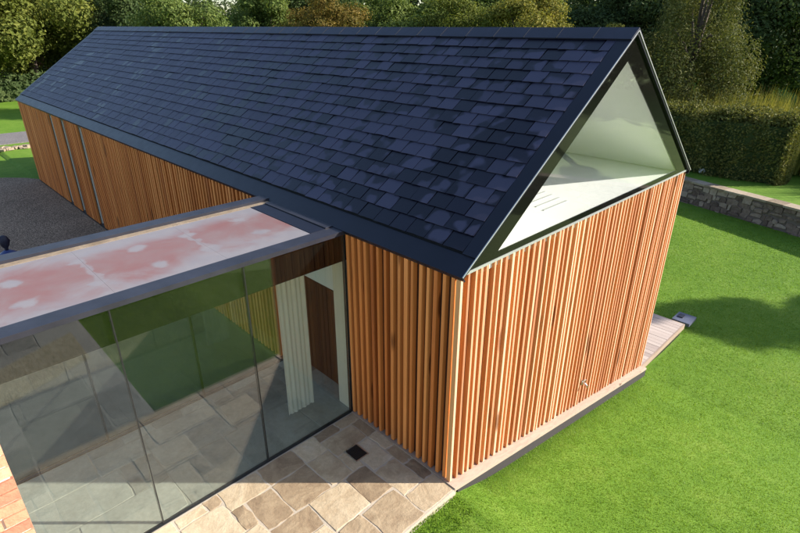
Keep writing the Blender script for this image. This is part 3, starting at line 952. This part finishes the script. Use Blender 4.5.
# ------------------------------------------------------------------ foliage
def leaf_cloud(centers, radii, counts, size, flat=0.6, rng=RNG, aspect=0.6, droop=0.0, shell=0.35):
    """many leaf-sized quads spread through overlapping clumps"""
    P = []; N = []
    for c, r, k in zip(centers, radii, counts):
        d = rng.normal(size=(k, 3)); d /= np.linalg.norm(d, axis=1, keepdims=True) + 1e-9
        rr = (shell + (1 - shell) * rng.random(k) ** 0.6)[:, None]
        P.append(np.asarray(c) + d * rr * np.asarray(r) * (1 + 0.12 * rng.normal(size=(k, 1)))); N.append(d)
    P = np.concatenate(P); N = np.concatenate(N)
    n = len(P)
    nn = N * 1.0 + rng.normal(size=(n, 3)) * 0.42 + np.array([0, 0, 0.35])
    nn /= np.linalg.norm(nn, axis=1, keepdims=True)
    a = np.cross(nn, rng.normal(size=(n, 3))); a[:, 2] -= droop
    a -= nn * (a * nn).sum(1, keepdims=True)
    a /= np.linalg.norm(a, axis=1, keepdims=True) + 1e-9
    b = np.cross(nn, a)
    s = size * (0.6 + 0.8 * rng.random((n, 1)))
    h = s * aspect
    cup = nn * s * 0.15
    V = np.stack([P - a * s * 0.5, P + b * h * 0.5 + cup, P + a * s * 0.5, P - b * h * 0.5 + cup], 1).reshape(-1, 3)
    return V, np.arange(4 * n).reshape(-1, 4)

def crown(shape, n_clumps, leaves, size, mat, seed, base, aspect=0.6, droop=0.0):
    """shape: (cx, cy, cz, rx, ry, rz, kind) in local coordinates"""
    rng = np.random.default_rng(seed)
    cx, cy, cz, rx, ry, rz, kind = shape
    C = []; Rr = []
    while len(C) < n_clumps:
        d = rng.normal(size=3); d /= np.linalg.norm(d)
        q = rng.random() ** 0.45
        if kind == 'cone':
            h = rng.random() ** 1.3
            ang = rng.random() * 2 * math.pi
            rho = (1 - h) ** 0.75 * (0.35 + 0.65 * rng.random() ** 0.5)
            p = np.array([cx + rx * rho * math.cos(ang), cy + ry * rho * math.sin(ang), cz - rz + 2 * rz * h])
            cr = (0.16 + 0.16 * rng.random()) * rx * (1.15 - 0.6 * h)
            C.append(p); Rr.append((cr, cr, cr * 1.5))
        else:
            p = np.array([cx, cy, cz]) + d * q * np.array([rx, ry, rz]) * 0.86
            cr = (0.17 + 0.15 * rng.random()) * (rx + ry + rz) / 3
            C.append(p); Rr.append((cr * 1.15, cr * 1.15, cr * 0.8))
    w = np.array([r[0] ** 2 for r in Rr]); w = w / w.sum()
    V, F = leaf_cloud(C, Rr, np.maximum(20, (w * leaves).astype(int)), size, rng=rng, aspect=aspect, droop=droop)
    return np_mesh(base, V, F, mat), C

def az_point(px, D):
    az = 0.778 + math.atan((px - 400) / 578.0)
    return CAM.x + D * math.sin(az), CAM.y + D * math.cos(az)

def tree(name, label, x, y, h, rx, mat, seed, cz=0.6, rz=0.42, leaves=28800, size=0.16, kind='round', clumps=46, group='trees behind the barn', trunk_r=0.22, aspect=0.6, droop=0.0, ry=None):
    gz = land_z(x, y)
    root = thing(name, label, 'tree', (x, y, gz), group)
    me, C = crown((0, 0, h * cz, rx, ry or rx, h * rz, kind), clumps, leaves, size, mat, seed, 'crown', aspect, droop)
    link('crown', me, root)
    r = random.Random(seed)
    mb = MB()
    lean = (r.uniform(-0.3, 0.3), r.uniform(-0.3, 0.3))
    top = h * (cz + rz * 0.4)
    pts = [(lean[0] * t * t, lean[1] * t * t, top * t - 0.1) for t in (0, 0.08, 0.3, 0.6, 1.0)]
    mb.tube(pts, [trunk_r * 1.5, trunk_r * 1.05, trunk_r * 0.85, trunk_r * 0.55, trunk_r * 0.15], 9)
    for i in range(9):
        c = C[r.randrange(len(C))]
        t0 = r.uniform(0.28, 0.75)
        st = (lean[0] * t0 * t0, lean[1] * t0 * t0, top * t0)
        mid = tuple((st[k] + c[k]) / 2 + (0.15 * h * 0.2 if k == 2 else 0) for k in range(3))
        mb.tube([st, mid, tuple(c)], [trunk_r * 0.42, trunk_r * 0.28, trunk_r * 0.08], 6)
    mb.obj('trunk', BARK, root, True)
    return root

LG = m_leaf('leaf_yellow_green', [(0.053, 0.070, 0.014), (0.124, 0.149, 0.028), (0.218, 0.218, 0.047)])
DG = m_leaf('leaf_dark', [(0.026, 0.044, 0.018), (0.059, 0.090, 0.031), (0.125, 0.157, 0.054)], 0.25)
MG = m_leaf('leaf_mid', [(0.054, 0.085, 0.023), (0.123, 0.172, 0.044), (0.244, 0.275, 0.077)])
AU = m_leaf('leaf_autumn', [(0.05, 0.06, 0.014), (0.12, 0.105, 0.024), (0.19, 0.13, 0.032), (0.24, 0.17, 0.05)])
YG = m_leaf('leaf_gold', [(0.087, 0.109, 0.023), (0.220, 0.212, 0.044), (0.367, 0.293, 0.067)])
OL = m_leaf('leaf_olive', [(0.045, 0.060, 0.016), (0.110, 0.125, 0.036), (0.200, 0.190, 0.070)], 0.3, 0.6)
PK = m_leaf('leaf_rust', [(0.144, 0.060, 0.042), (0.312, 0.144, 0.096), (0.396, 0.240, 0.168)])
HG = m_leaf('leaf_hedge', [(0.062, 0.075, 0.022), (0.146, 0.152, 0.042), (0.269, 0.235, 0.072)], 0.25, 1.4)

def T(px, D, *a, **k):
    x, y = az_point(px, D)
    return tree(a[0], a[1], x, y, *a[2:], **k)
T(22, 54, 'broadleaf_tree', 'large yellow green broadleaf tree at the far left lawn', 10.2, 6.0, LG, 101, cz=0.56, rz=0.44, leaves=54000, size=0.26, clumps=70, trunk_r=0.35)
T(-45, 50, 'broadleaf_tree', 'mid green tree cut by the left edge of the picture', 9.6, 5.5, LG, 102, cz=0.55, rz=0.44, leaves=25200, size=0.28, trunk_r=0.3)
T(48, 62, 'rust_shrub', 'rust pink shrub under the trees left of the barn', 5.0, 2.6, PK, 103, cz=0.55, rz=0.45, leaves=9000, size=0.19, clumps=22, trunk_r=0.1)
T(92, 60, 'broadleaf_tree', 'dark tree behind the far end of the roof ridge', 10.8, 7.5, DG, 104, leaves=36000, size=0.31, cz=0.52, rz=0.48, trunk_r=0.35)
T(150, 52, 'broadleaf_tree', 'dark green tree left of the pale sky gap', 8.4, 5.0, DG, 105, leaves=25200, size=0.26, cz=0.54, rz=0.46)
T(208, 60, 'broadleaf_tree', 'thin dark tree with sky showing through above the ridge', 8.0, 5.0, DG, 106, leaves=14400, size=0.26, cz=0.52, rz=0.46)
T(192, 46, 'rust_shrub', 'low reddish tree just above the left part of the ridge', 6.6, 2.3, PK, 107, leaves=9000, size=0.16, cz=0.6, rz=0.4, clumps=22, trunk_r=0.12)
T(176, 37, 'broadleaf_tree', 'rounded green tree above the ridge, left of the reddish low tree', 8.0, 3.0, MG, 122, leaves=21600, size=0.17, cz=0.58, rz=0.42)
T(262, 44, 'broadleaf_tree', 'olive bushy tree left of the golden brown tree above the ridge', 8.0, 3.6, MG, 108, leaves=27000, size=0.19)
T(325, 38, 'autumn_tree', 'autumn tree turning golden brown above the middle of the ridge', 8.0, 3.2, AU, 109, leaves=27000, size=0.16, cz=0.58, rz=0.42)
T(300, 50, 'broadleaf_tree', 'dark tall tree behind the golden brown autumn tree', 10.2, 5.5, DG, 110, leaves=28800, size=0.25, cz=0.54, rz=0.46)
T(395, 42, 'broadleaf_tree', 'dense dark green tree behind the ridge centre', 8.4, 4.4, MG, 111, leaves=32400, size=0.20, cz=0.55, rz=0.45)
T(455, 38, 'broadleaf_tree', 'bright green tree right of the ridge centre', 8.0, 3.6, LG, 112, leaves=30600, size=0.17, cz=0.55, rz=0.45)
T(530, 36, 'golden_tree', 'golden yellow tree above the right part of the ridge', 8.0, 3.2, YG, 113, leaves=30600, size=0.16, cz=0.56, rz=0.44)
T(500, 47, 'broadleaf_tree', 'tall dark tree behind the golden tree', 10.2, 5.0, MG, 114, leaves=25200, size=0.24, cz=0.54, rz=0.46)
T(597, 42, 'broadleaf_tree', 'dark blue green tree left of the gable peak', 9.0, 4.0, DG, 115, leaves=32400, size=0.19, cz=0.52, rz=0.48)
T(622, 30, 'golden_bush', 'small yellow green bush peeping over the gable peak', 6.0, 1.6, YG, 116, leaves=10800, size=0.14, cz=0.6, rz=0.4, clumps=18, trunk_r=0.1)
T(698, 31, 'conifer_tree', 'pale olive feathery conifer behind the hedge right of the gable', 10.2, 3.5, OL, 117, leaves=75600, size=0.16, kind='cone', cz=0.5, rz=0.5, clumps=120, aspect=0.3, droop=0.7, trunk_r=0.25)
T(652, 42, 'conifer_tree', 'dark evergreen between the gable and the olive conifer', 10.8, 4.0, DG, 118, leaves=43200, size=0.20, cz=0.5, rz=0.5, clumps=60)
T(765, 42, 'broadleaf_tree', 'dark evergreen right of the olive conifer', 10.8, 4.6, DG, 119, leaves=46800, size=0.20, cz=0.5, rz=0.5, clumps=60)
T(822, 46, 'broadleaf_tree', 'dark tree with bare grey twigs cut by the right edge', 8.4, 4.0, DG, 120, leaves=25200, size=0.17, cz=0.52, rz=0.48, clumps=50)
T(750, 48, 'broadleaf_tree', 'green tree top above the dark evergreen at upper right', 12.0, 4.5, MG, 121, leaves=25200, size=0.21, cz=0.62, rz=0.36)
# tree outside the frame whose shadow falls on the lawn at the right
tree('conifer_tree', 'olive tree off the right edge shading the lawn', 20.6, -10.9, 8.3, 1.5, OL, 130, cz=0.62, rz=0.40, leaves=28800, size=0.14, clumps=40, group='trees off the right edge')

# distant woodland closing the view: one mass
def woodland():
    rng = np.random.default_rng(5)
    C = []; Rr = []
    for i in range(150):
        px = -120 + 1060 * i / 149 + rng.uniform(-8, 8)
        D = rng.uniform(74, 95)
        x, y = az_point(px, D)
        r = rng.uniform(3.0, 5.5)
        hgt = rng.uniform(2, 9.5)
        if 170 < px < 235:
            hgt *= 0.55
        C.append((x, y, hgt)); Rr.append((r, r, r * 0.9))
    V, F = leaf_cloud(C, Rr, [420] * len(C), 0.9, rng=rng, aspect=0.75)
    o = stuff(link('distant_woodland', np_mesh('distant_woodland', V, F, DG)))
    tag(o, 'dark distant woodland closing the view behind the garden trees', 'woodland')
woodland()

def facing_wood():
    rng = np.random.default_rng(15)
    C = []; Rr = []
    for i in range(110):
        a = rad(84 + 92 * i / 109 + rng.uniform(-1, 1)); D = rng.uniform(48, 66)
        r = rng.uniform(2.8, 4.6)
        C.append((D * math.sin(a), D * math.cos(a), rng.uniform(1.0, 10.5))); Rr.append((r, r, r * 0.9))
    V, F = leaf_cloud(C, Rr, [520] * len(C), 0.75, rng=rng, aspect=0.75)
    o = stuff(link('facing_woodland', np_mesh('facing_woodland', V, F, OL)))
    tag(o, 'belt of trees facing the gable, seen only mirrored in its glass', 'woodland')
facing_wood()

def hedge(name, label, A, B, thick, h, seed, n, size, mat, cap_mat=None):
    rng = np.random.default_rng(seed)
    A = np.array(A, float); B = np.array(B, float)
    d = B - A; Lh = np.linalg.norm(d); d /= Lh; nrm = np.array([d[1], -d[0]])
    gz = land_z(A[0], A[1])
    root = thing(name, label, 'hedge', (A[0], A[1], gz))
    def cloud(k, zlo, zhi, name, mat, sz, spread=1.0):
        u = rng.random(k) * Lh; face = rng.random(k)
        v = np.where(face < 0.4, -thick / 2, np.where(face < 0.55, thick / 2, (rng.random(k) - 0.5) * thick))
        z = np.where(face < 0.55, rng.random(k) * h, h)
        end = rng.random(k) < 0.12
        u = np.where(end, Lh, u); v = np.where(end, (rng.random(k) - 0.5) * thick, v); z = np.where(end, rng.random(k) * h, z)
        bumpy = 0.10 * np.sin(u * 2.1 + z * 1.3) + 0.07 * np.sin(u * 5.3 + 1.7 * z + 1) + rng.normal(size=k) * 0.07
        v = v + np.sign(v + 1e-6) * bumpy - np.sign(v) * 0.18 * (np.clip(z / h - 0.8, 0, 1) / 0.2) ** 2
        z = z * (1 + 0.02 * np.sin(u * 1.1)) + rng.normal(size=k) * (0.05 + 0.10 * (z > h * 0.97)) + 0.08 * np.sin(u * 3.1 + v * 2) * (z > h * 0.9)
        u = u - 0.25 * (np.clip((np.abs(v) / (thick / 2)), 0, 1) ** 3) * (u > Lh - 0.1)
        P = np.stack([d[0] * u + nrm[0] * v, d[1] * u + nrm[1] * v, z], 1)
        V, F = leaf_cloud([p for p in [(0, 0, 0)]], [(0, 0, 0)], [k], sz, rng=rng, aspect=0.6)
        V = V.reshape(k, 4, 3) + P[:, None, :]
        link(name, np_mesh(name, V.reshape(-1, 3), F, mat), root)
    cloud(n, 0, h, 'foliage', mat, size)
    c = MB()
    ang = math.atan2(d[1], d[0])
    c.box(0.15, Lh - 0.3, -thick / 2 + 0.2, thick / 2 - 0.2, 0, h - 0.15, Matrix.Rotation(ang, 4, 'Z'))
    c.obj('inner_growth', MEMBRANE if False else DG, root)
    return root
hedge('garden_hedge', 'tall clipped hedge in shade beyond the stone garden wall', (20.6, 9.5), (21.0, 0.75), 2.0, 2.25, 31, 60000, 0.11, HG)
hedge('garden_hedge', 'low dark hedge under the trees at the far left', (-12, 46.5), (11, 46.5), 1.4, 1.5, 32, 9000, 0.3, DG)

# rough grass and weeds behind the hedge
def weeds():
    rng = np.random.default_rng(77)
    n = 14000
    u = rng.random(n); x = 21.9 + 6 * rng.random(n); y = -4 + 16 * u
    hh = (2.0 + 1.1 * rng.random(n)) * (0.6 + 0.4 * np.sin(y * 1.7 + x) ** 2)
    P = np.stack([x, y, np.full(n, -0.3)], 1)
    a = rng.random(n) * 2 * math.pi
    dx = np.stack([np.cos(a), np.sin(a), np.zeros(n)], 1) * 0.035
    tip = P + np.stack([rng.normal(size=n) * 0.25, rng.normal(size=n) * 0.25, hh], 1)
    V = np.stack([P - dx, P + dx, tip], 1).reshape(-1, 3)
    o = stuff(link('rough_grass', np_mesh('rough_grass', V, np.arange(3 * n).reshape(-1, 3), YG)))
    tag(o, 'tall pale rough grass growing behind the clipped hedge', 'grass')
weeds()

# low rubble edging in front of the far path
ed = thing('stone_edging', 'low row of pale rubble stones before the far garden path', 'edging', (-12, 26.6, 0))
re_ = random.Random(4)
m = MB()
for i in range(420):
    x = re_.uniform(0, 20); y = re_.uniform(-0.4, 0.4) + 0.03 * x * -1
    s = re_.uniform(0.07, 0.15)
    M = Matrix.Translation((x, y, s * 0.3)) @ Matrix.Rotation(re_.uniform(0, 3), 4, 'Z') @ Matrix.Rotation(re_.uniform(-0.3, 0.3), 4, 'X')
    m.box(-s, s, -s * 0.7, s * 0.7, -s * 0.5, s * 0.5, M)
stuff(m.obj('rubble', COPING, ed))

# blue bundle on the gravel at the left edge
bd = thing('tarpaulin_bundle', 'blue tarpaulin bundle with dark tied top on the gravel court', 'bundle', (-2.36, 11.1, 0.0))
bd.scale = (0.55, 0.55, 0.80)
def lathe(profile, seg, seed, wob):
    r = random.Random(seed); mb = MB()
    for i, (rr, z) in enumerate(profile):
        for s in range(seg):
            t = 2 * math.pi * s / seg
            k = rr * (1 + wob * math.sin(3 * t + i) + r.uniform(-wob, wob))
            mb.v.append((k * math.cos(t), k * math.sin(t), z))
    for i in range(len(profile) - 1):
        for s in range(seg):
            s2 = (s + 1) % seg
            mb.f.append((i * seg + s, i * seg + s2, (i + 1) * seg + s2, (i + 1) * seg + s))
    mb.f.append(tuple(reversed(range(seg)))); mb.f.append(tuple((len(profile) - 1) * seg + s for s in range(seg)))
    return mb
lathe([(0.42, 0.012), (0.50, 0.15), (0.44, 0.34), (0.25, 0.46), (0.09, 0.52)], 18, 1, 0.10).obj('body', TARP, bd, True)
lathe([(0.07, 0.50), (0.06, 0.56), (0.13, 0.66), (0.18, 0.80), (0.14, 0.92), (0.05, 0.95)], 14, 2, 0.16).obj('tied_top', TARPDARK, bd, True)
# small white marker on the grass bank
mk = lathe([(0.05, 0.0), (0.10, 0.02), (0.12, 0.10), (0.08, 0.18), (0.02, 0.20)], 12, 3, 0.05).obj('garden_marker', WHITE, None, True)
mk.location = (20.0, 3.55, -0.42 + 0.01)
tag(mk, 'small white marker on the grass strip before the hedge', 'marker')

# ------------------------------------------------------------------ grass blades on the near lawn
def grass():
    rng = np.random.default_rng(9)
    c = np.stack([-1.98 + 19.6 * rng.random(1000000), -4.7 + 8.4 * rng.random(1000000)], 1)
    dd = np.sqrt((c[:, 0] - CAM.x) ** 2 + (c[:, 1] - CAM.y) ** 2 + 30)
    P2 = c[rng.random(len(c)) < np.minimum(1, (7.6 / dd) ** 2)]
    P2 = P2[(P2[:, 1] < -0.11) | (P2[:, 0] > W)]
    # keep only off the plinth, deck and garden wall
    x, y = P2[:, 0], P2[:, 1]
    keep = ~((x > -0.05) & (x < W + 0.1) & (y > -0.115)) & ~((x > W) & (x < 8.5) & (y > -0.05))
    keep &= np.array([wall_side(a, b) < -0.15 for a, b in P2])
    keep &= ~((np.abs(x - 8.95) < 0.25) & (np.abs(y - 0.15) < 0.21))
    P2 = P2[keep]
    n = len(P2)
    z = np.array([ground_z(a, b) for a, b in P2]) - 0.012
    P = np.column_stack([P2, z])
    dist = np.linalg.norm(P - np.array(CAM), axis=1)
    hgt = (0.012 + 0.020 * rng.random(n)) * (1 + 0.03 * dist)
    wd = 0.0028 + 0.0004 * dist
    a = rng.random(n) * 2 * math.pi
    dx = np.stack([np.cos(a), np.sin(a), np.zeros(n)], 1) * wd[:, None]
    lean = rng.normal(size=(n, 2)) * 0.45 * hgt[:, None]
    tip = P + np.column_stack([lean, hgt])
    V = np.stack([P - dx, P + dx, tip], 1).reshape(-1, 3)
    o = stuff(link('grass', np_mesh('grass', V, np.arange(3 * n).reshape(-1, 3), BLADE)))
    tag(o, 'short bright green mown grass covering the lawn beside the gable', 'grass')
grass()
